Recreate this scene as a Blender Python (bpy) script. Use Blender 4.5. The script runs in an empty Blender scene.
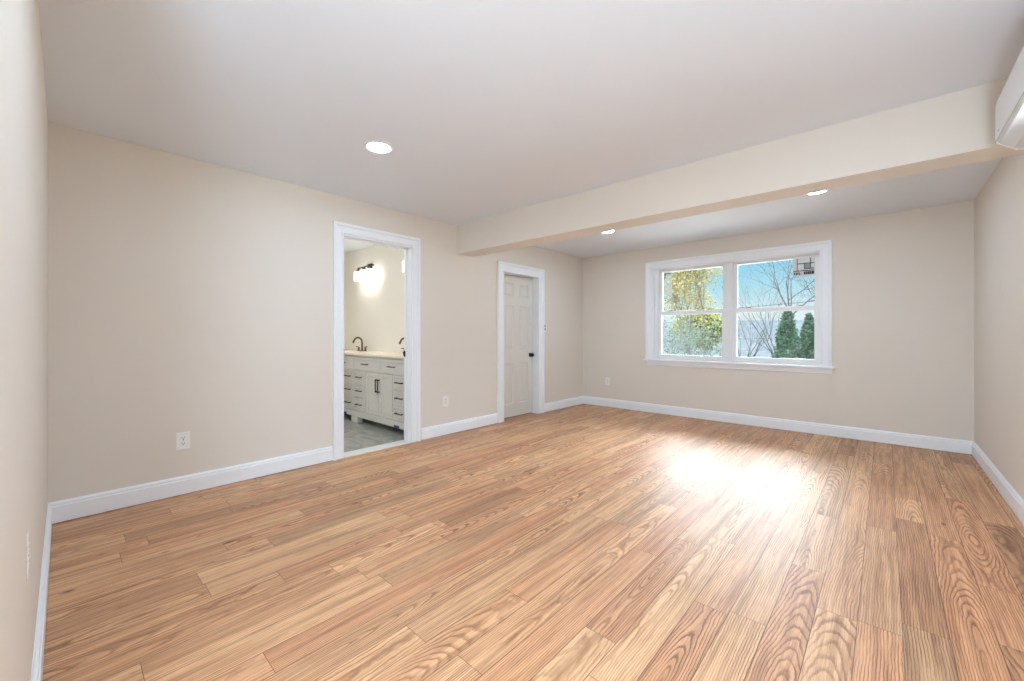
import bpy, bmesh, math, random
from mathutils import Vector, Matrix, noise
R = math.radians
sc = bpy.context.scene
col = sc.collection
random.seed(7)

# ------------------------------------------------------------------ camera
cd = bpy.data.cameras.new('camera'); cam = bpy.data.objects.new('camera', cd); col.objects.link(cam)
cd.sensor_width = 36.0; cd.lens = 14.374; cd.shift_y = -0.0052; cd.clip_start = 0.02; cd.clip_end = 600
cam.location = (3.765, -5.909, 1.155); cam.rotation_euler = (R(90), 0, R(42.394))
sc.camera = cam

# ------------------------------------------------------------------ view
sc.view_settings.view_transform = 'Standard'; sc.view_settings.look = 'None'
sc.view_settings.gamma = 1.0; sc.view_settings.use_curve_mapping = False
sc.view_settings.exposure = 0.0
sc.cycles.max_bounces = 10; sc.cycles.diffuse_bounces = 6; sc.cycles.glossy_bounces = 4
sc.cycles.transparent_max_bounces = 24; sc.cycles.sample_clamp_indirect = 6.0
sc.cycles.use_denoising = True

LAMP = 172.0        # radiance of the downlight lenses
FILL_LAMP = 122.0  # radiance of the added fill globe, unseen behind the camera
SKY_HIGH = 36.0      # added bright sky, unseen above the blue band, for floor glare

# ------------------------------------------------------------------ node helper
class NT:
    def __init__(s, tree): s.t = tree; s.n = tree.nodes; s.l = tree.links
    def new(s, kind, **kw):
        n = s.n.new(kind)
        for k, v in kw.items(): setattr(n, k, v)
        return n
    def put(s, sock, v):
        if v is None: return
        if isinstance(v, bpy.types.NodeSocket): s.l.new(v, sock)
        else:
            if hasattr(sock, 'default_value'):
                dv = sock.default_value
                try:
                    if hasattr(dv, '__len__') and not hasattr(v, '__len__'): v = [v] * len(dv)
                    if hasattr(dv, '__len__') and len(dv) == 4 and len(v) == 3: v = (*v, 1)
                except TypeError: pass
                sock.default_value = v
    def m(s, op, a, b=None, c=None, clamp=False):
        n = s.new('ShaderNodeMath', operation=op, use_clamp=clamp)
        s.put(n.inputs[0], a); s.put(n.inputs[1], b); s.put(n.inputs[2], c); return n.outputs[0]
    def comb(s, x, y, z):
        n = s.new('ShaderNodeCombineXYZ'); s.put(n.inputs[0], x); s.put(n.inputs[1], y); s.put(n.inputs[2], z); return n.outputs[0]
    def sep(s, v):
        n = s.new('ShaderNodeSeparateXYZ'); s.put(n.inputs[0], v); return n.outputs
    def noise(s, vec, scale=1.0, detail=2.0, rough=0.5, dist=0.0):
        n = s.new('ShaderNodeTexNoise'); s.put(n.inputs['Vector'], vec); s.put(n.inputs['Scale'], scale)
        s.put(n.inputs['Detail'], detail); s.put(n.inputs['Roughness'], rough); s.put(n.inputs['Distortion'], dist)
        return n.outputs[0]
    def ramp(s, fac, stops, interp='LINEAR'):
        n = s.new('ShaderNodeValToRGB'); cr = n.color_ramp; cr.interpolation = interp
        while len(cr.elements) < len(stops): cr.elements.new(0.5)
        for e, (p, c) in zip(cr.elements, stops):
            e.position = p; e.color = (*c, 1) if len(c) == 3 else c
        s.put(n.inputs[0], fac); return n.outputs[0]
    def mix(s, f, a, b, blend='MIX'):
        n = s.new('ShaderNodeMix', data_type='RGBA', blend_type=blend)
        s.put(n.inputs[0], f); s.put(n.inputs[6], a); s.put(n.inputs[7], b); return n.outputs[2]
    def rng(s, v, a, b, c=0.0, d=1.0, smooth=False):
        n = s.new('ShaderNodeMapRange', interpolation_type='SMOOTHSTEP' if smooth else 'LINEAR')
        for i, x in enumerate((v, a, b, c, d)): s.put(n.inputs[i], x)
        return n.outputs[0]
    def bump(s, h, strength=0.2, dist=0.01):
        n = s.new('ShaderNodeBump'); s.put(n.inputs['Strength'], strength); s.put(n.inputs['Distance'], dist)
        s.put(n.inputs['Height'], h); return n.outputs[0]

def lin(r, g, b):
    f = lambda c: (c/255/12.92) if c/255 <= 0.04045 else ((c/255+0.055)/1.055)**2.4
    return (f(r), f(g), f(b))

def mat(name, color=(0.8, 0.8, 0.8), rough=0.5, metal=0.0, spec=0.5, emit=None, estr=0.0, var=0.03, scale=6.0, bmp=0.0, bscale=120.0):
    m = bpy.data.materials.new(name); m.use_nodes = True; t = NT(m.node_tree)
    p = t.n['Principled BSDF']
    g = t.new('ShaderNodeNewGeometry')
    f = t.noise(g.outputs['Position'], scale, 3)
    lo = tuple(max(0, c*(1-var)) for c in color); hi = tuple(min(1, c*(1+var)) for c in color)
    t.put(p.inputs['Base Color'], t.mix(f, lo, hi))
    p.inputs['Roughness'].default_value = rough; p.inputs['Metallic'].default_value = metal
    p.inputs['Specular IOR Level'].default_value = spec
    if emit: p.inputs['Emission Color'].default_value = (*emit, 1); p.inputs['Emission Strength'].default_value = estr
    if bmp: t.put(p.inputs['Normal'], t.bump(t.noise(g.outputs['Position'], bscale, 3), bmp, 0.002))
    return m

# ------------------------------------------------------------------ world: blue band near the horizon, unseen bright sky added above for daylight
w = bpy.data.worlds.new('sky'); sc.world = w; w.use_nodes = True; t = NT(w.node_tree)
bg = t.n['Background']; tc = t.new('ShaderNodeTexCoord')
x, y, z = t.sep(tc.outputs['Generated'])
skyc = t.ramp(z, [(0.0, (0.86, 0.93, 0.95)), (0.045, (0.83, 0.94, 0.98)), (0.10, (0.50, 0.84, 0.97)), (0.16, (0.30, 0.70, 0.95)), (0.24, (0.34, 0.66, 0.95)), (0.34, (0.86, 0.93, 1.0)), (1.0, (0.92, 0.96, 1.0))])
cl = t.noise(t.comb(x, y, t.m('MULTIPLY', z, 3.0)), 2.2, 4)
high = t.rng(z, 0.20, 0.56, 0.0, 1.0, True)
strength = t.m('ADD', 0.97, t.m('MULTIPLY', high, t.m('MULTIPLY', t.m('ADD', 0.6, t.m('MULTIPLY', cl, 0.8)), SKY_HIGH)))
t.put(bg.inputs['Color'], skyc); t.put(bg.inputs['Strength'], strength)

# ------------------------------------------------------------------ sun from behind the house (lights the trees only)
sd = bpy.data.lights.new('sun', 'SUN'); so = bpy.data.objects.new('sun', sd); col.objects.link(so)
sd.energy = 34.0; sd.angle = R(1.5); sd.color = (1.0, 0.95, 0.86)
so.rotation_euler = Vector((0.45, 1.0, -0.75)).to_track_quat('-Z', 'Y').to_euler()

# a sampling portal in the window opening (adds no light)
pd = bpy.data.lights.new('window_portal', 'AREA'); po = bpy.data.objects.new('window_portal', pd); col.objects.link(po)
pd.shape = 'RECTANGLE'; pd.size = 2.0; pd.size_y = 1.3; pd.cycles.is_portal = True
po.location = (2.21, 0.20, 1.465); po.rotation_euler = (R(-90), 0, 0)

# ------------------------------------------------------------------ geometry helpers
class MB:
    def __init__(s): s.b = bmesh.new()
    def box(s, x0, x1, y0, y1, z0, z1, bev=0.0, M=None):
        r = bmesh.ops.create_cube(s.b, size=1.0); v = r['verts']
        bmesh.ops.scale(s.b, vec=(abs(x1-x0), abs(y1-y0), abs(z1-z0)), verts=v)
        bmesh.ops.translate(s.b, vec=((x0+x1)/2, (y0+y1)/2, (z0+z1)/2), verts=v)
        if bev:
            ed = list({e for a in v for e in a.link_edges})
            q = bmesh.ops.bevel(s.b, geom=ed, offset=bev, segments=2, affect='EDGES', profile=0.6)
            v = list({a for f in q['faces'] for a in f.verts} | {a for a in v if a.is_valid})
        if M is not None: bmesh.ops.transform(s.b, matrix=M, verts=v)
        return s
    def tube(s, pts, rad, n=10, cap=True):
        pts = [Vector(p) for p in pts]; rings = []
        rr = rad if hasattr(rad, '__len__') else [rad]*len(pts)
        up = None
        for i, p in enumerate(pts):
            d = (pts[min(i+1, len(pts)-1)] - pts[max(i-1, 0)]).normalized()
            if up is None: up = Vector((0, 0, 1)) if abs(d.z) < 0.9 else Vector((1, 0, 0))
            a = d.cross(up)
            if a.length < 1e-6: a = d.cross(Vector((0, 1, 0)))
            a.normalize(); c = a.cross(d).normalized(); up = c
            rings.append([s.b.verts.new(p + (a*math.cos(k*2*math.pi/n) + c*math.sin(k*2*math.pi/n))*rr[i]) for k in range(n)])
        for i in range(len(rings)-1):
            for k in range(n): 
                f = s.b.faces.new((rings[i][k], rings[i][(k+1) % n], rings[i+1][(k+1) % n], rings[i+1][k])); f.smooth = True
        if cap and n > 2: s.b.faces.new(rings[0][::-1]); s.b.faces.new(rings[-1])
        return s
    def lathe(s, prof, M, n=24):
        rings = []
        for r, h in prof:
            rings.append([s.b.verts.new(M @ Vector((r*math.cos(k*2*math.pi/n), r*math.sin(k*2*math.pi/n), h))) for k in range(n)] if r > 1e-6 else [s.b.verts.new(M @ Vector((0, 0, h)))])
        for a, c in zip(rings, rings[1:]):
            for k in range(n):
                k2 = (k+1) % n
                if len(a) == 1 and len(c) == 1: continue
                if len(a) == 1: f = s.b.faces.new((a[0], c[k2], c[k]))
                elif len(c) == 1: f = s.b.faces.new((a[k], a[k2], c[0]))
                else: f = s.b.faces.new((a[k], a[k2], c[k2], c[k]))
                f.smooth = True
        return s
    def prism(s, poly, a, b):
        """poly: list of functions' points already 3-D at a; b: offset vector"""
        A = [s.b.verts.new(Vector(p) + Vector(a)) for p in poly]; B = [s.b.verts.new(Vector(p) + Vector(b)) for p in poly]
        n = len(poly)
        for i in range(n): s.b.faces.new((A[i], A[(i+1) % n], B[(i+1) % n], B[i]))
        s.b.faces.new(A[::-1]); s.b.faces.new(B); return s
    def build(s, name, m, parent=None, smooth=False):
        bmesh.ops.recalc_face_normals(s.b, faces=s.b.faces)
        me = bpy.data.meshes.new(name); s.b.to_mesh(me); s.b.free()
        if smooth:
            for p in me.polygons: p.use_smooth = True
        me.materials.append(m)
        o = bpy.data.objects.new(name, me); col.objects.link(o)
        if parent:
            o.parent = parent; o.matrix_parent_inverse = Matrix.Translation(-parent.location)
            if parent.rotation_euler.z or parent.parent: o.matrix_parent_inverse = world(parent).inverted()
        return o
def world(o):
    M = Matrix.LocRotScale(o.location, o.rotation_euler, o.scale)
    return world(o.parent) @ o.matrix_parent_inverse @ M if o.parent else M
def empty(name, loc, **kw):
    o = bpy.data.objects.new(name, None); col.objects.link(o); o.location = loc; o.empty_display_size = 0.1
    for k, v in kw.items(): o[k] = v
    return o
def props(o, **kw):
    for k, v in kw.items(): o[k] = v
    return o
def struct(o): o['kind'] = 'structure'; return o
def copy_tree(o, shift):
    """shallow + two levels of children, moved by shift"""
    c = o.copy(); col.objects.link(c); c.location = o.location + Vector(shift)
    for ch in list(o.children):
        k = ch.copy(); col.objects.link(k); k.parent = c
        for g in list(ch.children):
            h = g.copy(); col.objects.link(h); h.parent = k
    return c

# ------------------------------------------------------------------ materials
WALL = mat('wall_paint', lin(223, 215, 204), 0.62, spec=0.25, var=0.012, scale=1.5, bmp=0.06, bscale=180)
CEIL = mat('ceiling_paint', lin(230, 236, 243), 0.75, spec=0.2, var=0.012, scale=1.2, bmp=0.08, bscale=150)
TRIM = mat('white_trim', lin(240, 242, 245), 0.32, spec=0.5, var=0.01)
VINYL = mat('white_vinyl', lin(236, 237, 237), 0.3, spec=0.5, var=0.01)
DOORP = mat('door_paint', lin(216, 211, 202), 0.38, var=0.01)
PLATE = mat('plate_white', lin(238, 237, 232), 0.3, var=0.01)
SLOT = mat('socket_slot', lin(60, 56, 50), 0.5)
BLACK = mat('black_metal', lin(22, 20, 18), 0.35, 0.6)
BRONZE = mat('bronze', lin(104, 88, 66), 0.32, 0.9)
DBRONZE = mat('dark_bronze', lin(70, 58, 46), 0.38, 0.8)
VAN = mat('vanity_paint', lin(214, 210, 202), 0.4, var=0.01)
COUNTER = mat('cream_marble', lin(250, 238, 218), 0.22, var=0.03, scale=9)
GAPM = mat('gap_dark', lin(50, 44, 38), 0.9)
BATHW = mat('bath_wall_paint', lin(234, 229, 219), 0.6, spec=0.25, var=0.01)
BLUE = mat('blue_tape', lin(40, 70, 120), 0.6)
ACM = mat('ac_plastic', lin(226, 228, 231), 0.28, var=0.008)
ACL = mat('ac_louver', lin(206, 209, 213), 0.12, var=0.02)
def outd(r, g, b): return tuple(q*0.044 for q in lin(r, g, b))
BARK = mat('pale_bark', outd(200, 202, 200), 0.9, spec=0.05, var=0.3, scale=14)
BARKD = mat('dark_bark', outd(150, 156, 164), 0.9, spec=0.05, var=0.3, scale=14)
BARKW = mat('whitish_bark', outd(248, 254, 252), 0.9, spec=0.05, var=0.25, scale=10)
WIRE = mat('wire_dark', outd(90, 100, 112), 0.6, spec=0.05)
WIREW = mat('wire_pale', outd(235, 245, 248), 0.6, spec=0.1)

KO = 0.085            # outdoor surfaces are far darker than the bright sky above them
def dim(c): return tuple(q*KO for q in c)
def leafmat(name, a, b, c):
    a, b, c = dim(a), dim(b), dim(c)
    m = bpy.data.materials.new(name); m.use_nodes = True; t = NT(m.node_tree); p = t.n['Principled BSDF']
    g = t.new('ShaderNodeNewGeometry')
    f = t.noise(g.outputs['Position'], 2.2, 3, 0.6)
    c1 = t.ramp(f, [(0.32, a), (0.5, b), (0.68, c)])
    f2 = t.noise(g.outputs['Position'], 30, 1)
    t.put(p.inputs['Base Color'], t.mix(t.m('MULTIPLY', f2, 0.6), c1, tuple(min(1, q*1.5) for q in b)))
    p.inputs['Roughness'].default_value = 0.8; p.inputs['Specular IOR Level'].default_value = 0.02
    tr = t.new('ShaderNodeBsdfTranslucent'); t.put(tr.inputs[0], c1)
    ms = t.new('ShaderNodeMixShader'); ms.inputs[0].default_value = 0.35
    t.l.new(p.outputs[0], ms.inputs[1]); t.l.new(tr.outputs[0], ms.inputs[2]); t.l.new(ms.outputs[0], t.n['Material Output'].inputs[0])
    return m
YEL = leafmat('yellow_leaves', lin(244, 216, 160), lin(232, 220, 148), lin(188, 200, 148))
OLV = leafmat('olive_leaves', lin(226, 216, 134), lin(200, 206, 124), lin(160, 182, 132))
GRN = leafmat('grey_green_leaves', lin(170, 190, 172), lin(138, 164, 146), lin(200, 216, 204))
ARB = leafmat('evergreen_leaves', lin(74, 112, 92), lin(100, 140, 116), lin(180, 206, 190))

def glassmat():
    m = bpy.data.materials.new('window_glass'); m.use_nodes = True; t = NT(m.node_tree)
    t.n.remove(t.n['Principled BSDF'])
    tr = t.new('ShaderNodeBsdfTransparent'); tr.inputs[0].default_value = (0.97, 0.99, 0.99, 1)
    gl = t.new('ShaderNodeBsdfGlossy'); gl.inputs['Roughness'].default_value = 0.02
    fr = t.new('ShaderNodeFresnel'); fr.inputs[0].default_value = 1.45
    ms = t.new('ShaderNodeMixShader'); t.l.new(fr.outputs[0], ms.inputs[0]); t.l.new(tr.outputs[0], ms.inputs[1]); t.l.new(gl.outputs[0], ms.inputs[2])
    t.l.new(ms.outputs[0], t.n['Material Output'].inputs[0]); return m
GLASS = glassmat()

def emat(name, c, s):
    m = bpy.data.materials.new(name); m.use_nodes = True; t = NT(m.node_tree); p = t.n['Principled BSDF']
    p.inputs['Base Color'].default_value = (0.9, 0.9, 0.9, 1)
    p.inputs['Emission Color'].default_value = (*c, 1); p.inputs['Emission Strength'].default_value = s
    return m
LENS = emat('lamp_lens', (0.762, 0.998, 1.25), LAMP)
SHADE = emat('frosted_shade', (1.0, 0.96, 0.88), 6.5)

# oak floor ----------------------------------------------------------
def floormat():
    m = bpy.data.materials.new('oak_planks'); m.use_nodes = True; t = NT(m.node_tree); p = t.n['Principled BSDF']
    uv = t.new('ShaderNodeUVMap', uv_map='uv'); ue = t.new('ShaderNodeUVMap', uv_map='ends')
    at = t.new('ShaderNodeAttribute', attribute_name='plank'); tone, seed, typ = t.sep(at.outputs['Vector'])
    at2 = t.new('ShaderNodeAttribute', attribute_name='plank2'); hue, uc, h0 = t.sep(at2.outputs['Vector'])
    u, v, _ = t.sep(uv.outputs[0]); e0, e1, _ = t.sep(ue.outputs[0])
    W = 0.1325
    uu = t.m('SUBTRACT', u, W/2)
    s50 = t.m('MULTIPLY', seed, 57.3)
    n1 = t.noise(t.comb(t.m('MULTIPLY', uu, 2.5), v, s50), 1.0, 1.5, 0.4)
    n2 = t.noise(t.comb(t.m('MULTIPLY', uu, 34.0), t.m('MULTIPLY', v, 15.0), s50), 1.0, 3.0, 0.6)
    n3 = t.noise(t.comb(t.m('MULTIPLY', uu, 9.0), t.m('MULTIPLY', v, 3.2), s50), 1.0, 2.0, 0.5)
    h = t.m('ADD', t.m('ADD', h0, t.m('MULTIPLY', e0, 0.045)), t.m('MULTIPLY', t.m('SUBTRACT', n1, 0.5), 0.17))
    du = t.m('SUBTRACT', uu, uc)
    r = t.m('SQRT', t.m('ADD', t.m('MULTIPLY', du, du), t.m('MULTIPLY', h, h)))
    r = t.m('ADD', r, t.m('ADD', t.m('MULTIPLY', t.m('SUBTRACT', n2, 0.5), 0.008), t.m('MULTIPLY', t.m('SUBTRACT', n3, 0.5), 0.020)))
    fr = t.m('FRACT', t.m('MULTIPLY', r, 112.0))
    ring = t.ramp(fr, [(0.0, (1, 1, 1)), (0.16, (0.8, 0.8, 0.8)), (0.36, (0.12, 0.12, 0.12)), (0.85, (0, 0, 0)), (1.0, (1, 1, 1))])
    ring = t.m('MULTIPLY', ring, t.rng(t.noise(t.comb(t.m('MULTIPLY', uu, 8.0), t.m('MULTIPLY', v, 3.0), t.m('ADD', s50, 9.0)), 1.0, 2.0), 0.32, 0.60, 0.35, 1.0))
    pores = t.rng(t.noise(t.comb(t.m('MULTIPLY', uu, 300.0), t.m('MULTIPLY', v, 9.0), s50), 1.0, 2.0, 0.6), 0.52, 0.68, 0.0, 1.0)
    streak = t.noise(t.comb(t.m('MULTIPLY', uu, 40.0), t.m('MULTIPLY', v, 1.3), s50), 1.0, 3.0, 0.6)
    light = t.mix(hue, lin(228, 182, 138), lin(216, 160, 118))
    dark = t.mix(hue, lin(128, 76, 42), lin(114, 60, 34))
    c = t.mix(t.m('MULTIPLY', ring, t.m('ADD', 0.55, t.m('MULTIPLY', typ, 0.40))), light, dark)
    c = t.mix(t.m('MULTIPLY', pores, t.m('ADD', 0.34, t.m('MULTIPLY', ring, 0.30))), c, dark)
    c = t.mix(t.m('MULTIPLY', t.rng(streak, 0.42, 0.70), 0.62), c, dark)
    # knots
    kn = t.new('ShaderNodeTexVoronoi'); kn.inputs['Scale'].default_value = 1.0; kn.inputs['Randomness'].default_value = 1.0
    t.put(kn.inputs['Vector'], t.comb(t.m('MULTIPLY', u, 3.4), t.m('MULTIPLY', v, 1.5), s50))
    c = t.mix(t.rng(kn.outputs['Distance'], 0.022, 0.060, 0.9, 0.0, True), c, lin(74, 42, 26))
    tn = t.m('ADD', 0.71, t.m('MULTIPLY', tone, 0.38))
    c = t.mix(1.0, c, t.comb(tn, tn, tn), 'MULTIPLY')
    # seams between boards
    edge = t.m('MINIMUM', t.m('MINIMUM', u, t.m('SUBTRACT', W, u)), t.m('MULTIPLY', t.m('MINIMUM', e0, e1), 1.3))
    seam = t.rng(edge, 0.0006, 0.0020, 1.0, 0.0, True)
    c = t.mix(t.m('MULTIPLY', seam, 0.85), c, lin(70, 42, 28))
    t.put(p.inputs['Base Color'], c)
    t.put(p.inputs['Roughness'], t.m('ADD', 0.42, t.m('ADD', t.m('MULTIPLY', ring, 0.06), t.m('MULTIPLY', pores, 0.05))))
    p.inputs['Specular IOR Level'].default_value = 0.5
    cup = t.m('MULTIPLY', t.m('MULTIPLY', uu, uu), -60.0)
    hgt = t.m('ADD', t.m('MULTIPLY', seam, -0.35), t.m('ADD', t.m('MULTIPLY', ring, -0.10), t.m('MULTIPLY', cup, 0.5)))
    big = t.noise(t.comb(t.m('MULTIPLY', u, 7.0), t.m('MULTIPLY', v, 2.5), s50), 1.0, 1.0)
    hgt = t.m('ADD', hgt, t.m('MULTIPLY', big, 0.9))
    t.put(p.inputs['Normal'], t.bump(hgt, 0.5, 0.0010))
    return m
OAK = floormat()

def tilemat():
    m = bpy.data.materials.new('slate_tile'); m.use_nodes = True; t = NT(m.node_tree); p = t.n['Principled BSDF']
    g = t.new('ShaderNodeNewGeometry'); x, y, z = t.sep(g.outputs['Position'])
    f = t.noise(t.comb(x, t.m('MULTIPLY', y, 2.0), 0), 3.2, 6, 0.62, 1.2)
    c = t.ramp(f, [(0.3, lin(104, 110, 108)), (0.48, lin(150, 152, 146)), (0.6, lin(176, 172, 160)), (0.75, lin(128, 132, 132))])
    bx = t.m('PINGPONG', x, 0.30); by = t.m('PINGPONG', t.m('ADD', y, 0.1), 0.15)
    ed = t.m('MINIMUM', bx, by)
    c = t.mix(t.rng(ed, 0.001, 0.003, 0.6, 0.0), c, lin(120, 120, 116))
    t.put(p.inputs['Base Color'], c); p.inputs['Roughness'].default_value = 0.4
    return m
TILE = tilemat()

# ------------------------------------------------------------------ room dimensions
W, H, YN = 4.398, 2.455, -5.976
YR = -7.30                       # back of the entry recess behind the camera
XE = 2.80                        # where the near wall ends
BX, BY0, BY1, BH = -2.73, -5.30, -2.82, 2.485   # bathroom

def wall_yz(name, x0, x1, y0, y1, z0, z1, holes, m):
    """wall slab in the y-z plane with rectangular holes (y0,y1,z0,z1)"""
    b = MB(); ys = sorted({y0, y1, *[h[0] for h in holes], *[h[1] for h in holes]}); 
    for a, c in zip(ys, ys[1:]):
        hs = [h for h in holes if h[0] <= a and h[1] >= c]
        if not hs: b.box(x0, x1, a, c, z0, z1)
        else:
            if hs[0][2] > z0: b.box(x0, x1, a, c, z0, hs[0][2])
            if hs[0][3] < z1: b.box(x0, x1, a, c, hs[0][3], z1)
    return b

D1 = (-4.146, -3.383, 0.0, 2.113)
D2 = (-1.955, -1.215, 0.0, 2.005)
def cover(b, fn=None): return b
b = wall_yz('w', -0.13, 0.0, YN-0.12, 0.0, 0, H, [D1, D2], WALL); struct(b.build('wall_left', WALL))
b = MB()                         # window wall, thickness 0.16, hole for the window
b.box(-0.13, 1.212, 0, 0.16, 0, H); b.box(3.212, W+0.13, 0, 0.16, 0, H); b.box(1.212, 3.212, 0, 0.16, 0, 0.80); b.box(1.212, 3.212, 0, 0.16, 2.135, H)
struct(b.build('wall_back', WALL))
struct(MB().box(W, W+0.13, YR-0.12, 0, 0, H).build('wall_right', WALL))
struct(MB().box(0, XE, YN-0.12, YN, 0, H).build('wall_near', WALL))
b = MB(); b.box(XE-0.12, XE, YR, YN-0.12, 0, H); b.box(XE-0.12, W, YR-0.12, YR, 0, H)
struct(b.build('wall_entry', WALL))
struct(MB().box(-3.0, W+0.13, YR-0.12, 0.16, BH+0.03, BH+0.25).build('roof', CEIL))
struct(MB().box(0, W, YR-0.12, 0, H, BH+0.03).build('ceiling', CEIL))
struct(MB().prism([(0, -2.76, 0), (0, -2.50, 0), (W, -2.465, 0), (W, -2.69, 0)], (0, 0, 2.121), (0, 0, H)).build('ceiling_beam', WALL))
struct(MB().box(-3.0, W+0.13, YR-0.12, 0.16, -0.30, -0.02).build('subfloor', GAPM))

# floor boards
bm = bmesh.new(); uvl = bm.loops.layers.uv.new('uv'); uvE = bm.loops.layers.uv.new('ends')
pa = bm.faces.layers.float_vector.new('plank'); pb = bm.faces.layers.float_vector.new('plank2')
PW = 0.1325
rnd = random.Random(21)
def board(x0, x1, ox, ya, yb, tone=None, hue=None, straight=None):
    vs = [bm.verts.new((xx, yy, 0.0)) for xx, yy in ((x0, ya), (x1, ya), (x1, yb), (x0, yb))]
    f = bm.faces.new(vs)
    flip = rnd.random() < 0.5; so = rnd.random()*20
    for l in f.loops:
        c = l.vert.co; uu = c.x-ox; vv = c.y-ya
        if flip: vv = (yb-c.y)
        l[uvl].uv = (uu, vv+so); l[uvE].uv = (c.y-ya, yb-c.y)
    st = rnd.random() < 0.36 if straight is None else straight
    ucv = rnd.choice((-1, 1))*rnd.uniform(0.10, 0.30) if st else rnd.uniform(-0.04, 0.04)
    h0 = rnd.uniform(-0.01, 0.07)
    f[pa] = (min(1, max(0, (rnd.gauss(0.68, 0.15) if rnd.random() > 0.07 else 0.15))) if tone is None else tone, rnd.random(), rnd.random())
    f[pb] = (rnd.random()**1.3 if hue is None else hue, ucv, h0)
k0 = math.floor((0-3.682)/PW); k = k0
while 3.682+k*PW < W:
    ox = 3.682+k*PW; x0, x1 = max(ox, 0.0), min(ox+PW, W)
    y = YR if x1 > XE else YN-0.0
    y -= 0.0; y += 0; first = True
    fixed = (ox < 1.70 < ox+PW)
    cuts = []
    while y < 0:
        L = rnd.choice((rnd.uniform(0.35, 0.8), rnd.uniform(0.7, 1.5), rnd.uniform(0.9, 1.9)))
        if first: L *= rnd.uniform(0.2, 1); first = False
        y2 = min(0, y+L)
        if -y2 < 0.25: y2 = 0
        if fixed and y < -4.333 < y2: y2 = -4.333
        if fixed and abs(y+4.333) < 1e-6: y2 = -3.59; board(x0, x1, ox, y, y2, 0.05, 1.0, True)
        else: board(x0, x1, ox, y, y2)
        y = y2
    k += 1
me = bpy.data.meshes.new('floor'); bm.to_mesh(me); bm.free(); me.materials.append(OAK)
fl = bpy.data.objects.new('floor', me); col.objects.link(fl); struct(fl)
struct(MB().box(-0.0, W, YR, 0, -0.02, -0.0005).build('floor_underlay', GAPM))
struct(MB().box(-0.13, 0.0, D2[0], D2[1], -0.02, 0.0).build('floor_closet_sill', mat('oak_sill', lin(176, 128, 90), 0.4)))

# baseboards: flat board with a stepped, rounded cap; 3 mm gap to the floor
BP = [(0, 0.006), (0.018, 0.006), (0.018, 0.104), (0.016, 0.107), (0.011, 0.108), (0.011, 0.114), (0.014, 0.117), (0.0125, 0.124), (0.006, 0.130), (0.004, 0.134), (0, 0.134)]
def base_y(name, x, sgn, ya, yb, z0=0.0):
    poly = [(x+sgn*d, 0, z+z0) for d, z in BP]; return struct(MB().prism(poly, (0, ya, 0), (0, yb, 0)).build(name, TRIM))
def base_x(name, y, sgn, xa, xb):
    poly = [(0, y+sgn*d, z) for d, z in BP]; return struct(MB().prism(poly, (xa, 0, 0), (xb, 0, 0)).build(name, TRIM))
base_y('baseboard_left', 0, 1, YN, -4.238); base_y('baseboard_left', 0, 1, -3.268, -2.083); base_y('baseboard_left', 0, 1, -1.098, 0)
base_x('baseboard_back', 0, -1, 0, W); base_y('baseboard_right', W, -1, YR, 0); base_x('baseboard_near', YN, 1, 0, XE)
base_x('baseboard_entry', YR, 1, XE, W)

# ------------------------------------------------------------------ door openings
def casing_yz(parent, ya, yb, zt, wdt):
    """stepped casing on the x=0 face around an opening ya..yb x 0..zt : flat, inner bead, outer back band; mitred"""
    prof = [(0, 0), (0, 0.010), (0.005, 0.017), (0.015, 0.017), (0.018, 0.009), (0.024, 0.009), (wdt-0.036, 0.014), (wdt-0.032, 0.011), (wdt-0.028, 0.024), (wdt-0.018, 0.028), (wdt-0.004, 0.028), (wdt, 0.025), (wdt, 0)]
    mb = MB(); bmx = mb.b
    paths = []
    for d, x in prof:
        paths.append([bmx.verts.new((x, ya-d, 0.002)), bmx.verts.new((x, ya-d, zt+d)), bmx.verts.new((x, yb+d, zt+d)), bmx.verts.new((x, yb+d, 0.002))])
    for i in range(len(prof)):
        a, c = paths[i], paths[(i+1) % len(prof)]
        for j in range(3): bmx.faces.new((a[j], a[j+1], c[j+1], c[j]))
    bmx.faces.new([q[0] for q in paths]); bmx.faces.new([q[3] for q in paths])
    return mb.build('casing', TRIM, parent)
# door 1: bathroom doorway, no slab in view
d1 = empty('door_1', (0, (D1[0]+D1[1])/2, 0), kind='structure')
ya, yb, zt = D1[0], D1[1], D1[3]
j = 0.004                                           # reveal
casing_yz(d1, ya+j, yb-j, zt-j, 0.097)
b = MB(); b.box(-0.132, 0.002, yb-0.012, yb, 0, zt); b.box(-0.132, 0.002, ya, ya+0.012, 0, zt); b.box(-0.132, 0.002, ya, yb, zt-0.018, zt)
b.box(-0.075, -0.062, yb-0.030, yb-0.018, 0, zt-0.018); b.box(-0.075, -0.062, ya+0.018, ya+0.030, 0, zt-0.018); b.box(-0.075, -0.062, ya+0.018, yb-0.018, zt-0.030, zt-0.018)
b.build('jamb', TRIM, d1)
MB().box(-0.135, 0.004, ya+0.018, yb-0.018, -0.01, 0.010, 0.003).build('threshold', mat('white_marble', lin(226, 224, 220), 0.3, var=0.05, scale=12), d1)
b = MB(); b.box(-0.125, -0.098, yb-0.0205, yb-0.0175, 0.920, 0.985, 0.001)
b.box(-0.128, -0.122, yb-0.028, yb-0.019, 0.930, 0.975, 0.001); b.build('strike_plate', BLACK, d1)

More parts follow.
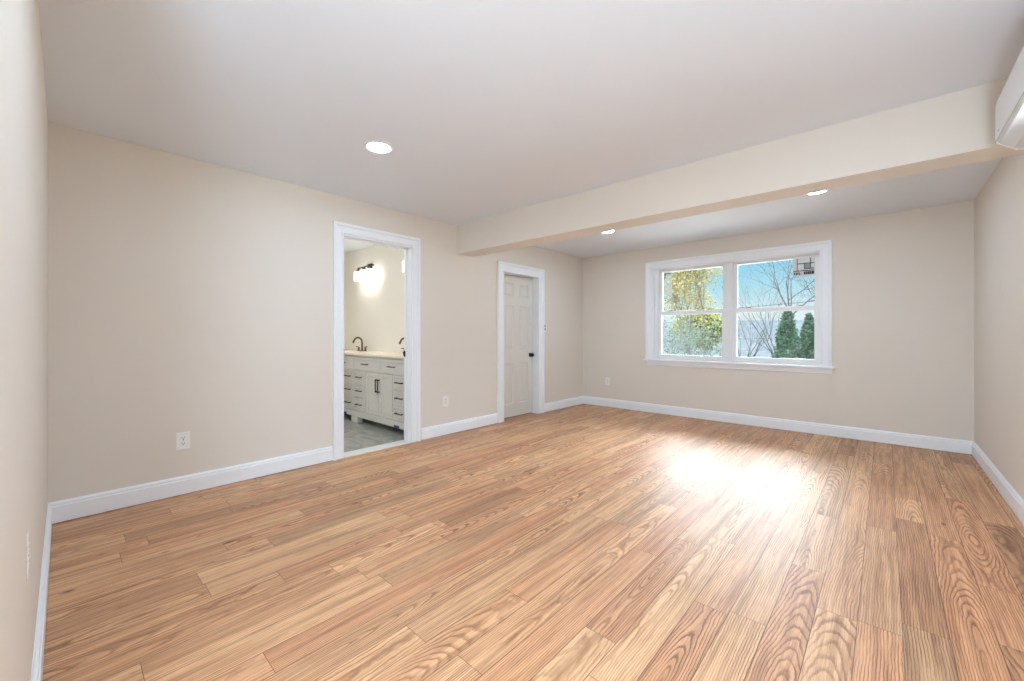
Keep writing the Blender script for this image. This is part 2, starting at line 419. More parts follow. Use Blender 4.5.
# panelled fronts -----------------------------------------------------
def panelled(mb, xf, xb, y0, y1, z0, z1, panels, rings, axis='x'):
    """slab whose front at xf carries recessed panels; rings = [(inset, depth)...] from front face inwards.
    axis 'x': slab in y-z plane facing +x. axis 'y': slab in x-z plane facing -y (y0,y1 are x, xf the y of the front)."""
    bmx = mb.b; sg = 1 if xf > xb else -1
    def V(x, y, z): return bmx.verts.new((x, y, z)) if axis == 'x' else bmx.verts.new((y, x, z))
    ys = sorted({y0, y1, *[p[0] for p in panels], *[p[1] for p in panels]}); zs = sorted({z0, z1, *[p[2] for p in panels], *[p[3] for p in panels]})
    for a, c in zip(ys, ys[1:]):
        for d, e in zip(zs, zs[1:]):
            if any(p[0] <= a+1e-9 and p[1] >= c-1e-9 and p[2] <= d+1e-9 and p[3] >= e-1e-9 for p in panels): continue
            bmx.faces.new((V(xf, a, d), V(xf, c, d), V(xf, c, e), V(xf, a, e)))
    for (a, c, d, e) in panels:
        prev = None
        for ins, dep in rings:
            x = xf-sg*dep; cur = [V(x, a+ins, d+ins), V(x, c-ins, d+ins), V(x, c-ins, e-ins), V(x, a+ins, e-ins)]
            if prev:
                for i in range(4): bmx.faces.new((prev[i], prev[(i+1) % 4], cur[(i+1) % 4], cur[i]))
            prev = cur
        bmx.faces.new(prev)
    P = [(y0, z0), (y1, z0), (y1, z1), (y0, z1)]
    f = [V(xf, *p) for p in P]; g = [V(xb, *p) for p in P]
    for i in range(4): bmx.faces.new((f[i], f[(i+1) % 4], g[(i+1) % 4], g[i]))
    bmx.faces.new(g)
    bmesh.ops.remove_doubles(bmx, verts=bmx.verts, dist=1e-5)

# door 2: closed six panel door set deep in its jamb
d2 = empty('door_2', (0, (D2[0]+D2[1])/2, 0), kind='structure')
ya, yb, zt = D2[0], D2[1], D2[3]
casing_yz(d2, ya+j, yb-j, zt-j, 0.126)
b = MB(); b.box(-0.132, 0.002, yb-0.004, yb+0.014, 0, zt); b.box(-0.132, 0.002, ya-0.014, ya+0.004, 0, zt); b.box(-0.132, 0.002, ya, yb, zt-0.004, zt+0.014)
b.build('jamb', TRIM, d2)
s0, s1 = ya+0.008, yb-0.010
mb = MB(); cols = ((s0+0.105, -1.644), (-1.527, s1-0.104)); rows = ((0.190, 0.765), (0.962, 1.570), (1.688, 1.885))
panelled(mb, -0.100, -0.134, s0, s1, 0.014, 1.993, [(a, c, d, e) for a, c in cols for d, e in rows],
         [(0, 0), (0.008, 0.011), (0.020, 0.013), (0.040, 0.003), (0.043, 0.003)])
slab = mb.build('door_slab', DOORP, d2)
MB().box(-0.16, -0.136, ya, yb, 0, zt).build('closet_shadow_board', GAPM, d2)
Mk = Matrix.Translation((-0.100, -1.277, 0.865)) @ Matrix.Rotation(R(90), 4, 'Y')
kn = MB().lathe([(0, 0.062), (0.014, 0.061), (0.024, 0.055), (0.028, 0.046), (0.026, 0.036), (0.016, 0.028), (0.010, 0.022), (0.010, 0.008), (0.030, 0.007), (0.032, 0.002), (0.032, 0.0)], Mk, 28).build('door_knob', BLACK, d2)
props(kn, label='round black door knob')

# ------------------------------------------------------------------ window
w1 = empty('window_1', (2.212, 0, 0.8), kind='structure')
mb = MB(); bmx = mb.b
prof = [(0, 0), (0, 0.012), (0.010, 0.016), (0.020, 0.012), (0.028, 0.010), (0.070, 0.012), (0.074, 0.012), (0.078, 0.026), (0.088, 0.030), (0.102, 0.030), (0.108, 0.026), (0.108, 0)]
x0, x1, zt = 1.215, 3.209, 2.132
paths = [[bmx.verts.new((x0-d, -yy, 0.80)), bmx.verts.new((x0-d, -yy, zt+d)), bmx.verts.new((x1+d, -yy, zt+d)), bmx.verts.new((x1+d, -yy, 0.80))] for d, yy in prof]
for i in range(len(prof)):
    a, c = paths[i], paths[(i+1) % len(prof)]
    for q in range(3): bmx.faces.new((a[q], a[q+1], c[q+1], c[q]))
mb.build('casing', TRIM, w1)
b = MB(); b.box(1.080, 3.352, -0.045, 0.0, 0.776, 0.799, 0.006); b.box(1.212, 3.212, 0.0, 0.075, 0.776, 0.799)
b.build('window_sill', TRIM, w1)
poly = [(0, 0, 0.776), (0, -0.018, 0.776), (0, -0.018, 0.738), (0, -0.014, 0.728), (0, -0.014, 0.716), (0, 0, 0.712)]
MB().prism(poly, (1.118, 0, 0), (3.318, 0, 0)).build('apron', TRIM, w1)
b = MB(); b.box(1.212, 1.224, 0, 0.16, 0.80, 2.135); b.box(3.200, 3.212, 0, 0.16, 0.80, 2.135); b.box(1.212, 3.212, 0, 0.16, 2.123, 2.135); b.box(1.212, 3.212, 0.075, 0.16, 0.776, 0.81)
b.build('jamb', TRIM, w1)
def unit(xa, xb, fl, fr_):
    """double hung unit: outer frame, upper sash further out, lower sash further in, panes, locks"""
    fr = MB()
    fr.box(xa, xa+fl, 0.045, 0.145, 0.80, 2.124); fr.box(xb-fr_, xb, 0.045, 0.145, 0.80, 2.124)
    fr.box(xa+fl, xb-fr_, 0.045, 0.145, 2.112, 2.124); fr.box(xa+fl, xb-fr_, 0.045, 0.145, 0.80, 0.816)
    fr.build('window_frame', VINYL, w1)
    a, c = xa+fl, xb-fr_
    def sash(y0, y1, z0, z1, st, rb, rt):
        s = MB()
        s.box(a, a+st, y0, y1, z0, z1, 0.003); s.box(c-st, c, y0, y1, z0, z1, 0.003)
        s.box(a+st-0.004, c-st+0.004, y0, y1, z0, z0+rb, 0.003); s.box(a+st-0.004, c-st+0.004, y0, y1, z1-rt, z1, 0.003)
        return s
    gx0, gx1 = a+0.040, c-0.040
    so = sash(0.098, 0.130, 1.466, 2.112, 0.044, 0.032, 0.028).build('sash', VINYL, w1)
    MB().box(gx0, gx1, 0.112, 0.116, 1.49, 2.085).build('pane', GLASS, so)
    si = sash(0.060, 0.094, 0.816, 1.508, 0.046, 0.054, 0.058).build('sash', VINYL, w1)
    MB().box(gx0, gx1, 0.076, 0.080, 0.87, 1.46).build('pane', GLASS, si)
    for fx in (0.2, 0.8):
        lx = a+(c-a)*fx
        l = MB(); l.box(lx-0.030, lx+0.030, 0.066, 0.090, 1.508, 1.514, 0.002); l.box(lx-0.012, lx+0.028, 0.068, 0.080, 1.514, 1.521, 0.003)
        l.build('sash_lock', mat('lock_grey', lin(120, 116, 112), 0.4), si)
unit(1.224, 2.211, 0.046, 0.024); unit(2.257, 3.200, 0.018, 0.008)
MB().box(2.211, 2.257, 0.035, 0.15, 0.80, 2.124, 0.003).build('mullion', VINYL, w1)

# paper label on the right unit, top right corner
PAPER = mat('label_paper', lin(222, 226, 228), 0.7); INK = mat('label_ink', lin(40, 44, 48), 0.7); GREY = mat('label_grey', lin(150, 156, 160), 0.7)
def lab(name, kw, xa, xb, za, zb, marks, paper):
    y = 0.1105
    root = MB().box(xa, xb, y-0.0006, y, za, zb).build(name, paper); props(root, **kw)
    m1 = MB(); m2 = MB()
    for (fx0, fx1, fz0, fz1, g) in marks:
        (m2 if g else m1).box(xa+(xb-xa)*fx0, xa+(xb-xa)*fx1, y-0.0012, y-0.0006, za+(zb-za)*fz0, za+(zb-za)*fz1)
    if len(m1.b.verts): m1.build('printed_marks', INK, root)
    if len(m2.b.verts): m2.build('printed_grey_field', GREY, root)
    return root
marks = [(0.03, 0.97, 0.915, 0.945, 0), (0.19, 0.225, 0.30, 0.95, 0), (0.79, 0.83, 0.35, 0.99, 0), (0.22, 0.97, 0.625, 0.665, 0), (0.515, 0.55, 0.36, 0.64, 0), (0.52, 0.97, 0.36, 0.41, 0),
         (0.03, 0.97, 0.27, 0.315, 0), (0.05, 0.11, 0.11, 0.23, 0), (0.13, 0.19, 0.09, 0.23, 0), (0.21, 0.27, 0.11, 0.23, 0), (0.29, 0.33, 0.09, 0.23, 0), (0.37, 0.40, 0.09, 0.20, 0),
         (0.50, 0.58, 0.10, 0.25, 0), (0.59, 0.66, 0.10, 0.25, 0), (0.67, 0.76, 0.10, 0.25, 0), (0.77, 0.85, 0.10, 0.25, 0), (0.86, 0.97, 0.10, 0.25, 0), (0.54, 0.80, 0.42, 0.62, 1)]
lab('window_sticker', dict(label='square white paper sticker with black grid drawing on right upper window pane', category='sticker'), 2.928, 3.146, 1.862, 2.108, marks, PAPER)
def clearfilm():
    m = bpy.data.materials.new('clear_film'); m.use_nodes = True; t = NT(m.node_tree); p = t.n['Principled BSDF']
    p.inputs['Base Color'].default_value = (*lin(214, 224, 222), 1); p.inputs['Roughness'].default_value = 0.5; p.inputs['Alpha'].default_value = 0.45
    g = t.new('ShaderNodeNewGeometry'); t.put(p.inputs['Alpha'], t.rng(t.noise(g.outputs['Position'], 40, 3), 0.3, 0.7, 0.25, 0.5)); return m
lab('window_sticker', dict(label='tall translucent sticker with a black corner mark on left upper window pane', category='sticker'), 1.322, 1.455, 1.70, 2.086,
    [(0.12, 0.85, 0.925, 0.962, 0), (0.12, 0.27, 0.86, 0.925, 0), (0.12, 0.27, 0.76, 0.82, 0), (0.45, 0.8, 0.80, 0.82, 1)], clearfilm())

# ------------------------------------------------------------------ outlets, switch
def outlet_parts(root, yaxis=True):
    """duplex outlet built at root (on plane x=0, facing +x), origin at plate centre"""
    def B(*a, **k):
        return MB().box(*a, **k)
    p = B(0, 0.006, -0.041, 0.041, -0.062, 0.062, bev=0.002).build('cover_plate', PLATE, None); p.parent = root
    for dz in (-0.020, 0.020):
        r = MB(); r.box(0.006, 0.0085, -0.017, 0.017, dz-0.0145, dz+0.0145, 0.0035); r = r.build('receptacle', PLATE, None); r.parent = root
        s = MB(); s.box(0.0084, 0.0092, -0.0085, -0.0055, dz-0.001, dz+0.009); s.box(0.0084, 0.0092, 0.0055, 0.0085, dz-0.001, dz+0.009)
        s.lathe([(0, 0.0007), (0.0036, 0.0007), (0.0036, 0)], Matrix.Translation((0.0084, 0, dz-0.008)) @ Matrix.Rotation(R(90), 4, 'Y'), 10)
        s = s.build('slot', SLOT, None); s.parent = r
    s = MB().lathe([(0, 0.0012), (0.003, 0.0010), (0.0034, 0)], Matrix.Translation((0.006, 0, 0)) @ Matrix.Rotation(R(90), 4, 'Y'), 10).build('screw', GREY, None); s.parent = root
o1 = empty('wall_outlet', (0, -5.327, 0.390), label='white duplex outlet on the left wall, between room corner and bathroom doorway', category='outlet'); outlet_parts(o1)
o2 = copy_tree(o1, (0, 5.327-2.930, 0)); o2['label'] = 'white duplex outlet low on the wall between the two doors'
o3 = copy_tree(o1, (0.459, 5.327, 0.020)); o3.rotation_euler.z = R(-90); o3['label'] = 'white duplex outlet on the window wall, left of the window'
o4 = copy_tree(o1, (2.07, 5.327+YN, 0.175)); o4.rotation_euler.z = R(90); o4.scale = (0.4, 0.6, 0.95); o4['label'] = 'outlet plate seen edge on at the picture\'s left, on the near wall'
sw = empty('light_switch', (0, -1.062, 1.270), label='white switch plate with two small black switches beside the panelled door', category='switch')
p = MB().box(0, 0.006, -0.036, 0.036, -0.060, 0.060, bev=0.002).build('cover_plate', PLATE); p.parent = sw
for dz in (-0.024, 0.024):
    s = MB().box(0.005, 0.016, -0.028, 0.004, dz-0.018, dz+0.018, bev=0.003).build('switch', mat('switch_black', lin(60, 58, 54), 0.4)); s.parent = sw

# ------------------------------------------------------------------ recessed ceiling lights
def downlight(x, y, z, label):
    r = empty('recessed_light', (x, y, z), label=label, category='ceiling light', group='recessed ceiling lights')
    Mx = Matrix.Translation((x, y, z))
    MB().lathe([(0.074, -0.001), (0.078, -0.0045), (0.092, -0.0045), (0.096, -0.002), (0.097, 0.0)], Mx, 40).build('trim_ring', TRIM, r)
    MB().lathe([(0, -0.0035), (0.055, -0.0035), (0.075, -0.002)], Mx, 40).build('lens', LENS, r)
    return r
downlight(1.175, -4.440, H, 'lit round ceiling light in the main ceiling above the bathroom doorway')
downlight(1.195, -1.325, H, 'lit round ceiling light beyond the beam, the left of the pair')
downlight(3.305, -1.33, H, 'lit round ceiling light beyond the beam, the right of the pair')
downlight(3.62, -4.33, H, 'added round ceiling light, unseen overhead at the right, near the air conditioner')  # extra lamp out of view, added to brighten the right wall
downlight(2.70, -5.25, H, 'added round ceiling light, unseen overhead, just in front of the camera')  # extra lamp out of view, added to light the left and near walls

fx, fy = 4.10, -6.40  # lamp added behind the camera to fill the ceiling and walls with light
gl = empty('added_fill_lamp', (fx, fy, 0), label='added fill lamp with a glowing globe, unseen in the entry behind the camera', category='lamp')
Mx = Matrix.Translation((fx, fy, 0))
MB().lathe([(0, 0.0), (0.14, 0.0), (0.14, 0.012), (0.02, 0.028), (0.0, 0.028)], Mx, 28).build('base', DBRONZE, gl)
MB().lathe([(0.011, 0.02), (0.011, 0.86), (0.05, 0.87), (0.05, 0.90), (0, 0.90)], Mx, 16).build('pole', DBRONZE, gl)
MB().lathe([(0.18*math.sin(math.pi*k/14), 1.06-0.18*math.cos(math.pi*k/14)) for k in range(15)], Mx, 30).build('lamp_shade', emat('fill_globe_glow', (0.775, 1.0, 1.22), FILL_LAMP), gl)

# ------------------------------------------------------------------ air conditioner high on the right wall
ac = empty('air_conditioner', (W, -3.335, 2.0), label='white wall mounted air conditioner high on the right wall beside the beam', category='air conditioner')
def acprof(pts): return [(x, 0, z) for x, z in pts]
body = [(W, 2.000), (4.285, 2.000), (4.215, 2.012), (4.168, 2.050), (4.152, 2.066), (4.150, 2.080), (4.150, 2.240), (4.156, 2.262), (4.172, 2.276), (4.20, 2.284), (W, 2.290)]
mb = MB(); n = len(body); ys = [(-3.760, 0.010), (-3.752, 0.003), (-3.740, 0.0), (-2.935, 0.0), (-2.922, 0.003), (-2.914, 0.010)]
rings = []
cx, cz = 4.28, 2.145
for yy, ins in ys:
    rings.append([mb.b.verts.new((min(W, x+(ins if x < 4.3 else 0)), yy, z+(ins if z < cz else -ins))) for x, z in body])
for a, c in zip(rings, rings[1:]):
    for i in range(n): mb.b.faces.new((a[i], a[(i+1) % n], c[(i+1) % n], c[i]))
mb.b.faces.new(rings[0]); mb.b.faces.new(rings[-1])
mb.build('casing', ACM, ac)
# louver flap wrapping the lower front, dark outlet slot behind it, seam and mark
poly = [(4.1500, 0, 2.0635), (4.1475, 0, 2.0605), (4.158, 0, 2.046), (4.200, 0, 2.012), (4.232, 0, 2.004), (4.232, 0, 2.0075), (4.202, 0, 2.016)]
MB().prism(poly, (0, -3.72, 0), (0, -2.975, 0)).build('louver', ACL, ac)
MB().box(4.1493, 4.156, -3.745, -2.925, 2.0655, 2.0695).build('seam', GREY, ac)
MB().box(4.236, 4.27, -3.70, -3.00, 1.9985, 2.004).build('air_slot', BLACK, ac)
Mo = Matrix.Translation((4.1502, -3.000, 2.100)) @ Matrix.Rotation(R(-90), 4, 'Y')
b = MB().lathe([(0.003, 0.0), (0.003, 0.0006), (0.0058, 0.0006), (0.0058, 0.0)], Mo, 18); b.box(4.1494, 4.1502, -3.020, -3.008, 2.099, 2.102); b.build('emblem', GREY, ac)

# ------------------------------------------------------------------ bathroom
b = MB(); b.box(BX-0.12, -0.13, BY1, BY1+0.12, 0, BH); b.box(BX-0.12, -0.13, BY0-0.12, BY0, 0, BH); b.box(BX-0.12, BX, BY0, BY1, 0, BH)
b.box(-0.135, -0.1301, BY0, D1[0]-0.0, 0, BH); b.box(-0.135, -0.1301, D1[1], BY1, 0, BH); b.box(-0.135, -0.1301, D1[0], D1[1], D1[3], BH)
struct(b.build('wall_bathroom', BATHW))
struct(MB().box(BX, -0.13, BY0, BY1, BH, BH+0.03).build('ceiling_bathroom', CEIL))
struct(MB().box(BX, -0.13, BY0, BY1, -0.02, 0.0).build('floor_bathroom', TILE))
# vanity
VX0, VX1, VF, VB = -2.68, -0.18, -3.32, -2.822
ct, cb = 0.922, 0.894
van = empty('bathroom_vanity', ((VX0+VX1)/2, VF, 0), label='long off-white double vanity with black pulls, inside the bathroom', category='vanity')
b = MB(); b.box(VX0, VX1, VF+0.020, VB, 0.130, cb)
b.box(VX0, VX1, VF+0.001, VF+0.022, 0.872, cb)                 # top rail
b.box(VX0, VX1, VF+0.001, VF+0.022, 0.085, 0.160)             # apron
b.build('body', VAN, van)
b = MB(); b.box(VX0-0.012, VX1+0.015, VF-0.022, VB, cb, ct, 0.004); b.build('countertop', COUNTER, van)
for x in (VX0+0.04, -1.47, -1.385, VX1-0.04):
    for yy in (VF+0.04, VB-0.05): MB().box(x-0.040, x+0.040, yy-0.038, yy+0.035, 0.0, 0.130, 0.003).build('leg', VAN, van)
MB().box(VX0+0.02, VX1-0.02, VF+0.023, VF+0.026, 0.16, 0.872).build('shadow_gap', GAPM, van)
shk = [(0, 0), (0.001, 0.011), (0.003, 0.011)]
def front(kind, x0, x1, z0, z1, rail, handle):
    mb = MB(); panelled(mb, VF-0.0, VF+0.019, x0, x1, z0, z1, [(x0+rail, x1-rail, z0+rail*0.9, z1-rail*0.9)], shk, axis='y')
    o = mb.build(kind, VAN, van)
    hx, hz, L, vert = handle
    h = MB(); y = VF-0.028
    if vert:
        h.box(hx-0.006, hx+0.006, y-0.005, y+0.005, hz-L/2, hz+L/2, 0.002)
        for q in (-1, 1): h.box(hx-0.008, hx+0.008, y-0.005, VF+0.001, hz+q*(L/2-0.008)-0.008, hz+q*(L/2-0.008)+0.008, 0.002)
    else:
        h.box(hx-L/2, hx+L/2, y-0.005, y+0.005, hz-0.006, hz+0.006, 0.002)
        for q in (-1, 1): h.box(hx+q*(L/2-0.014)-0.006, hx+q*(L/2-0.014)+0.006, y-0.005, VF+0.001, hz-0.006, hz+0.006, 0.002)
    props(h.build('handle', BLACK, o), label='black bar pull')
g = 0.0034
for xa, xb in ((VX0+0.006, -1.440), (-1.432, VX1-0.006)):
    xm = (xa+xb)/2; sw_ = 0.300
    for a, c in ((xa, xm), (xm, xb)): front('drawer', a+g, c-g, 0.700, 0.868, 0.038, ((a+c)/2, 0.784, 0.145, False))
    for a, c in ((xa, xa+sw_), (xb-sw_, xb)):
        for z0, z1 in ((0.164, 0.338), (0.342, 0.514), (0.518, 0.692)): front('drawer', a+g, c-g, z0+g, z1-g, 0.032, ((a+c)/2, (z0+z1)/2+0.004, 0.145, False))
    front('cabinet_door', xa+sw_+0.004+g, xm-g, 0.168, 0.690, 0.052, (xm-0.026, 0.535, 0.160, True))
    front('cabinet_door', xm+g, xb-sw_-0.004-g, 0.168, 0.690, 0.052, (xm+0.026, 0.535, 0.160, True))

def faucet(x, label):
    f = empty('faucet', (x, -2.92, ct), label=label, category='faucet', group='widespread bathroom faucets')
    def tb(*a): return MB()
    y = -2.92; z = ct
    b = MB(); b.lathe([(0.027, 0), (0.027, 0.006), (0.018, 0.014), (0.014, 0.03)], Matrix.Translation((x, y, z)), 16)
    pts = [(x, y, z+0.02), (x, y, z+0.11)]
    for k in range(9):
        a = math.pi*k/8*0.86; pts.append((x, y-0.065+0.065*math.cos(a), z+0.125+0.072*math.sin(a)))
    pts.append((x, y-0.140, z+0.122))
    b.tube(pts, [0.013]*2+[0.012]*9+[0.0145], 12); b.build('spout', BRONZE, f)
    for s in (-1, 1):
        h = MB(); h.lathe([(0.025, 0), (0.025, 0.006), (0.016, 0.016), (0.012, 0.045), (0.014, 0.055), (0.0, 0.060)], Matrix.Translation((x+s*0.10, y, z)), 14)
        h.tube([(x+s*0.10, y, z+0.05), (x+s*0.125, y-0.005, z+0.062), (x+s*0.165, y-0.01, z+0.060)], [0.009, 0.008, 0.006], 8); h.build('handle', BRONZE, f)
    return f
faucet(-1.985, 'bronze high arched faucet over the left end of the vanity')
faucet(-0.755, 'bronze faucet tip just showing behind the right door jamb')

def sconce(x, label, z=2.06):
    s = empty('wall_sconce', (x, BY1, z), label=label, category='wall light', group='bathroom vanity lights')
    y = BY1
    MB().box(x-0.06, x+0.06, y-0.020, y, z+0.045, z+0.160, bev=0.004).build('backplate', DBRONZE, s)
    b = MB().tube([(x, y-0.018, z+0.11), (x, y-0.075, z+0.11)], 0.010, 8); b.box(x-0.225, x+0.225, y-0.085, y-0.065, z+0.100, z+0.120, 0.003); b.build('bar', DBRONZE, s)
    for k in (-1, 0, 1):
        xx = x+k*0.185
        b = MB().lathe([(0.008, 0.11), (0.012, 0.085), (0.030, 0.080), (0.034, 0.055), (0.0, 0.055)], Matrix.Translation((xx, y-0.10, z)), 14)
        b.tube([(xx, y-0.075, z+0.108), (xx, y-0.10, z+0.10)], 0.009, 8); b.build('fitter', BRONZE, s)
        MB().lathe([(0.0, 0.045), (0.050, 0.044), (0.056, 0.036), (0.056, -0.085), (0.050, -0.085), (0.050, 0.048)], Matrix.Translation((xx, y-0.10, z)), 20).build('lamp_shade', SHADE, s)
    return s
sconce(-1.92, 'bronze three-shade vanity light over the left faucet, glowing white')
sconce(-0.62, 'vanity light cut off by the right door jamb, one glowing shade showing')
props(MB().box(-0.455, -0.355, VF-0.003, VF+0.001, 0.086, 0.112).build('tape_strip', BLUE), label='small blue tape strip on the vanity base near the right jamb', category='tape')
props(MB().box(-1.72, -1.64, VF-0.003, VF+0.001, 0.086, 0.112).build('tape_strip', BLUE), label='small blue tape strip on the vanity base at the left jamb', category='tape')
# ceiling lamp added to brighten the bathroom, outside the view
br = empty('added_bath_lamp', (-1.3, -4.45, BH), label='added round lamp on the bathroom ceiling, unseen above the doorway, brightens the bathroom', category='ceiling light')
MB().lathe([(0.16, 0), (0.16, -0.02), (0.15, -0.025)], Matrix.Translation((-1.3, -4.45, BH)), 32).build('rim', BRONZE, br)
MB().lathe([(0, -0.07), (0.08, -0.062), (0.13, -0.04), (0.15, -0.02)], Matrix.Translation((-1.3, -4.45, BH)), 32).build('lamp_shade', emat('bath_fill_glow', (0.95, 0.98, 1.02), 74.0), br)

# ------------------------------------------------------------------ outdoors
GZ = -3.0
def groundmat():
    m = bpy.data.materials.new('pale_ground'); m.use_nodes = True; t = NT(m.node_tree); p = t.n['Principled BSDF']
    g = t.new('ShaderNodeNewGeometry'); f = t.noise(g.outputs['Position'], 0.35, 5, 0.6)
    t.put(p.inputs['Base Color'], t.ramp(f, [(0.35, outd(120, 136, 112)), (0.5, outd(160, 170, 162)), (0.62, outd(196, 204, 204))])); p.inputs['Roughness'].default_value = 0.95
    return m
struct(MB().box(-160, 120, 52, 220, GZ-0.5, GZ).build('ground', groundmat()))
struct(MB().box(-160, 120, 0.3, 52, GZ-0.5, GZ).build('bounce_yard', mat('bounce_yard_pale', (0.46, 0.47, 0.47), 0.95, spec=0.05, var=0.15, scale=0.6)))  # unseen pale ground added to bounce daylight onto the ceiling beyond the beam
def hillmat():
    m = bpy.data.materials.new('wooded_hillside'); m.use_nodes = True; t = NT(m.node_tree); p = t.n['Principled BSDF']
    g = t.new('ShaderNodeNewGeometry'); x, y, z = t.sep(g.outputs['Position'])
    f = t.noise(t.comb(t.m('MULTIPLY', x, 2.0), t.m('MULTIPLY', y, 0.3), t.m('MULTIPLY', z, 1.0)), 1.1, 6, 0.8)
    t.put(p.inputs['Base Color'], t.ramp(f, [(0.35, outd(140, 158, 172)), (0.5, outd(168, 184, 196)), (0.62, outd(200, 210, 216))])); p.inputs['Roughness'].default_value = 1.0
    p.inputs['Specular IOR Level'].default_value = 0
    return m
bm = bmesh.new(); NX, NY = 150, 14; grid = []
for iy in range(NY+1):
    row = []
    for ix in range(NX+1):
        x = -110+ix*170/NX; y = 55+iy*4.0; f = iy/NY
        top = 7.9+1.0*noise.noise(Vector((x*0.05, 3, 0)))+0.5*noise.noise(Vector((x*0.8, y*0.4, 0)))
        row.append(bm.verts.new((x, y, GZ-0.2+(top)*math.sin(f*math.pi/2)**0.8)))
    grid.append(row)
for iy in range(NY):
    for ix in range(NX): bm.faces.new((grid[iy][ix], grid[iy][ix+1], grid[iy+1][ix+1], grid[iy+1][ix]))
me = bpy.data.meshes.new('hillside'); bm.to_mesh(me); bm.free(); me.materials.append(hillmat())
ho = bpy.data.objects.new('hillside', me); col.objects.link(ho); struct(ho)

def grow(rd, mb, p, d, L, r, depth, tips, spread=0.55, up=0.15, n=4, kids=(2, 3), seg=4, shrink=0.72, wob=0.12):
    pts = [p.copy()]; rads = [r]; q = p.copy(); dd = d.normalized()
    for i in range(seg):
        dd = (dd + Vector((rd.gauss(0, wob), rd.gauss(0, wob), rd.gauss(0, wob)+up*0.25))).normalized()
        q = q + dd*(L/seg); pts.append(q.copy()); rads.append(r*(1-0.42*(i+1)/seg))
        if depth <= 2: tips.append(q.copy())
    mb.tube(pts, rads, n if depth > 1 else 3, cap=False)
    if depth == 0: return
    for k in range(rd.randint(*kids)+ (1 if depth > 2 else 0)):
        i = rd.randint(max(1, seg-2), seg) if k else seg
        a = rd.uniform(0, 2*math.pi); ax = dd.orthogonal().normalized(); ax.rotate(Matrix.Rotation(a, 3, dd))
        nd = (dd + ax*math.tan(spread*rd.uniform(0.6, 1.2)) + Vector((0, 0, up))).normalized()
        grow(rd, mb, pts[i], nd, L*shrink*rd.uniform(0.8, 1.15), rads[i]*0.72, depth-1, tips, spread, up, n, kids, seg, shrink, wob)
def leaf_quads(rd, mb, c, n, spread, size, droop=0.0):
    for _ in range(n):
        o = Vector((rd.gauss(0, spread), rd.gauss(0, spread), rd.gauss(0, spread*0.8)-droop*rd.random()))
        a = Vector((rd.gauss(0, 1), rd.gauss(0, 1), rd.gauss(0, 1))).normalized(); b2 = a.orthogonal().normalized(); s = size*rd.uniform(0.6, 1.3)
        b2.rotate(Matrix.Rotation(rd.uniform(0, 6.28), 3, a)); c2 = a.cross(b2)
        P = c+o; vs = [mb.b.verts.new(P+b2*s), mb.b.verts.new(P+c2*s*0.55), mb.b.verts.new(P-b2*s), mb.b.verts.new(P-c2*s*0.55)]
        mb.b.faces.new(vs)
def tree(name, loc, hgt, trunk, bark, label, leaves=None, seed=1, lean=(0, 0, 1), depth=5, spread=0.5, up=0.12, r=0.10, npl=6, size=0.07, lsp=0.22, shrink=0.74, frac=0.33, cat='tree', keep=1.0, group=None, lfilter=None):
    rd = random.Random(seed); o = empty(name, loc, label=label, category=cat)
    if group: o['group'] = group
    mb = MB(); tips = []; p = Vector(loc)
    top = p + Vector(lean).normalized()*trunk
    mb.tube([p, p.lerp(top, 0.5)+Vector((rd.gauss(0, .05), 0, 0)), top], [r*1.25, r*1.05, r*0.95], 8, cap=False)
    for k in range(4):
        a = k*math.pi/2+rd.uniform(-0.5, 0.5)
        grow(rd, mb, top, Vector((math.cos(a)*spread, math.sin(a)*spread, 1.0))+Vector(lean)*0.3, hgt*frac, r*0.62, depth-1, tips, spread, up, 5, (2, 3), 4, shrink)
    mb.build('branches', bark, o)
    if leaves:
        lm = MB()
        for q in tips:
            if rd.random() < keep and (lfilter is None or lfilter(q)): leaf_quads(rd, lm, q, npl, lsp, size)
        f = lm.build('foliage', leaves, o); f['kind'] = 'stuff'
    return o
tree('yellow_leaf_tree', (-1.65, 9.8, GZ), 5.2, 3.5, BARK, 'tall tree with pale yellow autumn leaves in the left half of the window', YEL, seed=3, depth=5, spread=0.62, r=0.07, npl=7, size=0.045, lsp=0.2, frac=0.29, keep=0.65)
tree('olive_leaf_tree', (-3.0, 15.5, GZ), 4.0, 2.6, BARKW, 'rounded yellow-olive tree low in the left window, right of the pale trunks', OLV, seed=11, depth=5, spread=0.55, r=0.09, npl=4, size=0.09, lsp=0.2, frac=0.24, keep=0.85)
tree('grey_green_tree', (-0.33, 4.8, GZ), 4.0, 2.6, BARKW, 'tangled grey-green tree with whitish branches, lower left in the window', GRN, seed=5, depth=6, spread=0.6, r=0.042, npl=1, size=0.03, lsp=0.10, frac=0.175, keep=0.42)
tree('bare_tree', (-0.05, 21, GZ), 8.0, 5.2, BARKD, 'large leafless tree with spreading grey branches behind the evergreens', None, seed=8, depth=6, spread=0.8, up=0.06, r=0.075, frac=0.27, shrink=0.78)
tree('bare_tree', (2.2, 15.2, GZ), 6.0, 4.2, BARKD, 'leafless tree at the right edge of the window, below the sticker', None, seed=19, depth=5, spread=0.6, r=0.04, frac=0.24, shrink=0.78)
tree('bare_sapling', (0.86, 7.1, GZ), 3.0, 2.9, BARKD, 'thin dark leafless sapling just right of the window mullion', None, seed=23, depth=4, spread=0.38, r=0.03, frac=0.30)
tree('bare_sapling', (0.75, 8.6, GZ), 3.4, 3.2, BARKD, 'slanting leafless sapling leaning right in front of the hillside', None, seed=29, lean=(0.2, 0, 1), depth=4, spread=0.5, r=0.035, frac=0.34)
rdw = random.Random(77)
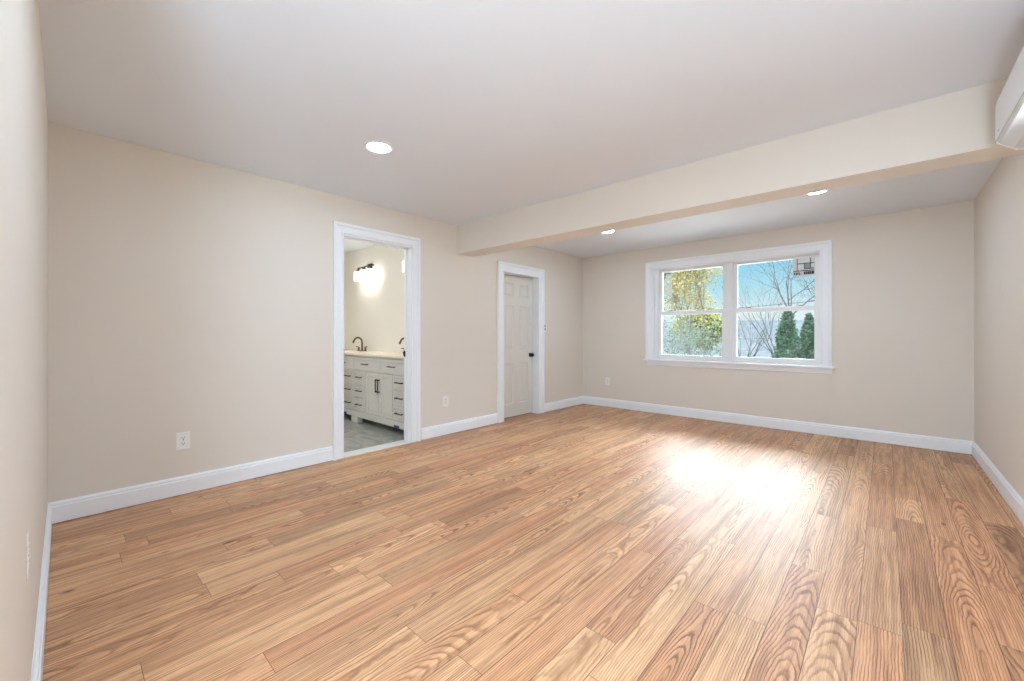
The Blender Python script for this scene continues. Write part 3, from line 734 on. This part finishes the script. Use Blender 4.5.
for k in range(16):                                            # far bare trees on the hillside
    x = -30+k*2.4+rdw.uniform(-0.8, 0.8); y = 31+(k%3)*5.5+rdw.uniform(-1, 1)
    if k == 0:
        proto = tree('distant_bare_tree', (x, y, GZ), 4.4, 1.8, BARK, 'pale leafless tree in the row in front of the hillside', None, seed=50, depth=6, spread=0.5, r=0.07, frac=0.30, group='leafless trees in front of the hillside')
    else:
        c = copy_tree(proto, Vector((x, y, GZ))-proto.location); c.rotation_euler.z = rdw.uniform(0, 6.28); c.scale = (1, 1, rdw.uniform(0.9, 1.15))
for cch in [o for o in col.objects if o.name.startswith('distant_bare_tree')]:
    for ch in cch.children: pass

def arborvitae(loc, h, r, seed, label):
    rd = random.Random(seed); o = empty('arborvitae', loc, label=label, category='tree'); lm = MB(); p = Vector(loc)
    for i in range(7000):
        f = rd.random()**0.8; z = f*h; rr = r*(1-f**3.4)**0.9*rd.uniform(0.72, 1.03)*(0.9+0.2*noise.noise(Vector((z*1.5, seed, 0))))
        a = rd.uniform(0, 6.283); c = p+Vector((math.cos(a)*rr, math.sin(a)*rr, z))
        leaf_quads(rd, lm, c, 1, 0.03, 0.045)
    f = lm.build('foliage', ARB, o); f['kind'] = 'stuff'
    MB().tube([p, p+Vector((0, 0, h*0.85))], [0.07, 0.02], 6).build('stem', BARKD, o)
    b = MB().lathe([(r*0.60, 0.1), (r*0.66, h*0.3), (r*0.58, h*0.6), (r*0.36, h*0.82), (0.03, h*0.97)], Matrix.Translation(p), 14); b.build('inner_foliage', ARB, o)
    return o
arborvitae((1.70, 8.0, GZ), 4.92, 0.56, 2, 'dark green columnar evergreen in the lower right window, left of the pair')
arborvitae((2.05, 9.45, GZ), 4.80, 0.56, 4, 'dark green columnar evergreen in the lower right window, right of the pair')

def wire(z, y, m, label, sag=0.12, rad=0.008, slope=0.0):
    pts = [(-14+28*i/16+0.8, y, z+slope*(-14+28*i/16)+sag*((2*i/16-1)**2)-sag*0.0) for i in range(17)]
    props(MB().tube(pts, rad, 5).build('overhead_wire', m), label=label, category='wire')
wire(2.34, 12.6, WIRE, 'dark overhead wire crossing the upper window panes', slope=0.055, rad=0.010)
wire(1.05, 12.6, WIREW, 'pale overhead wire, the higher of two crossing the evergreens', slope=0.027, rad=0.012)
wire(0.60, 12.6, WIREW, 'pale overhead wire, the lower of two crossing the evergreens', slope=0.040, rad=0.012)
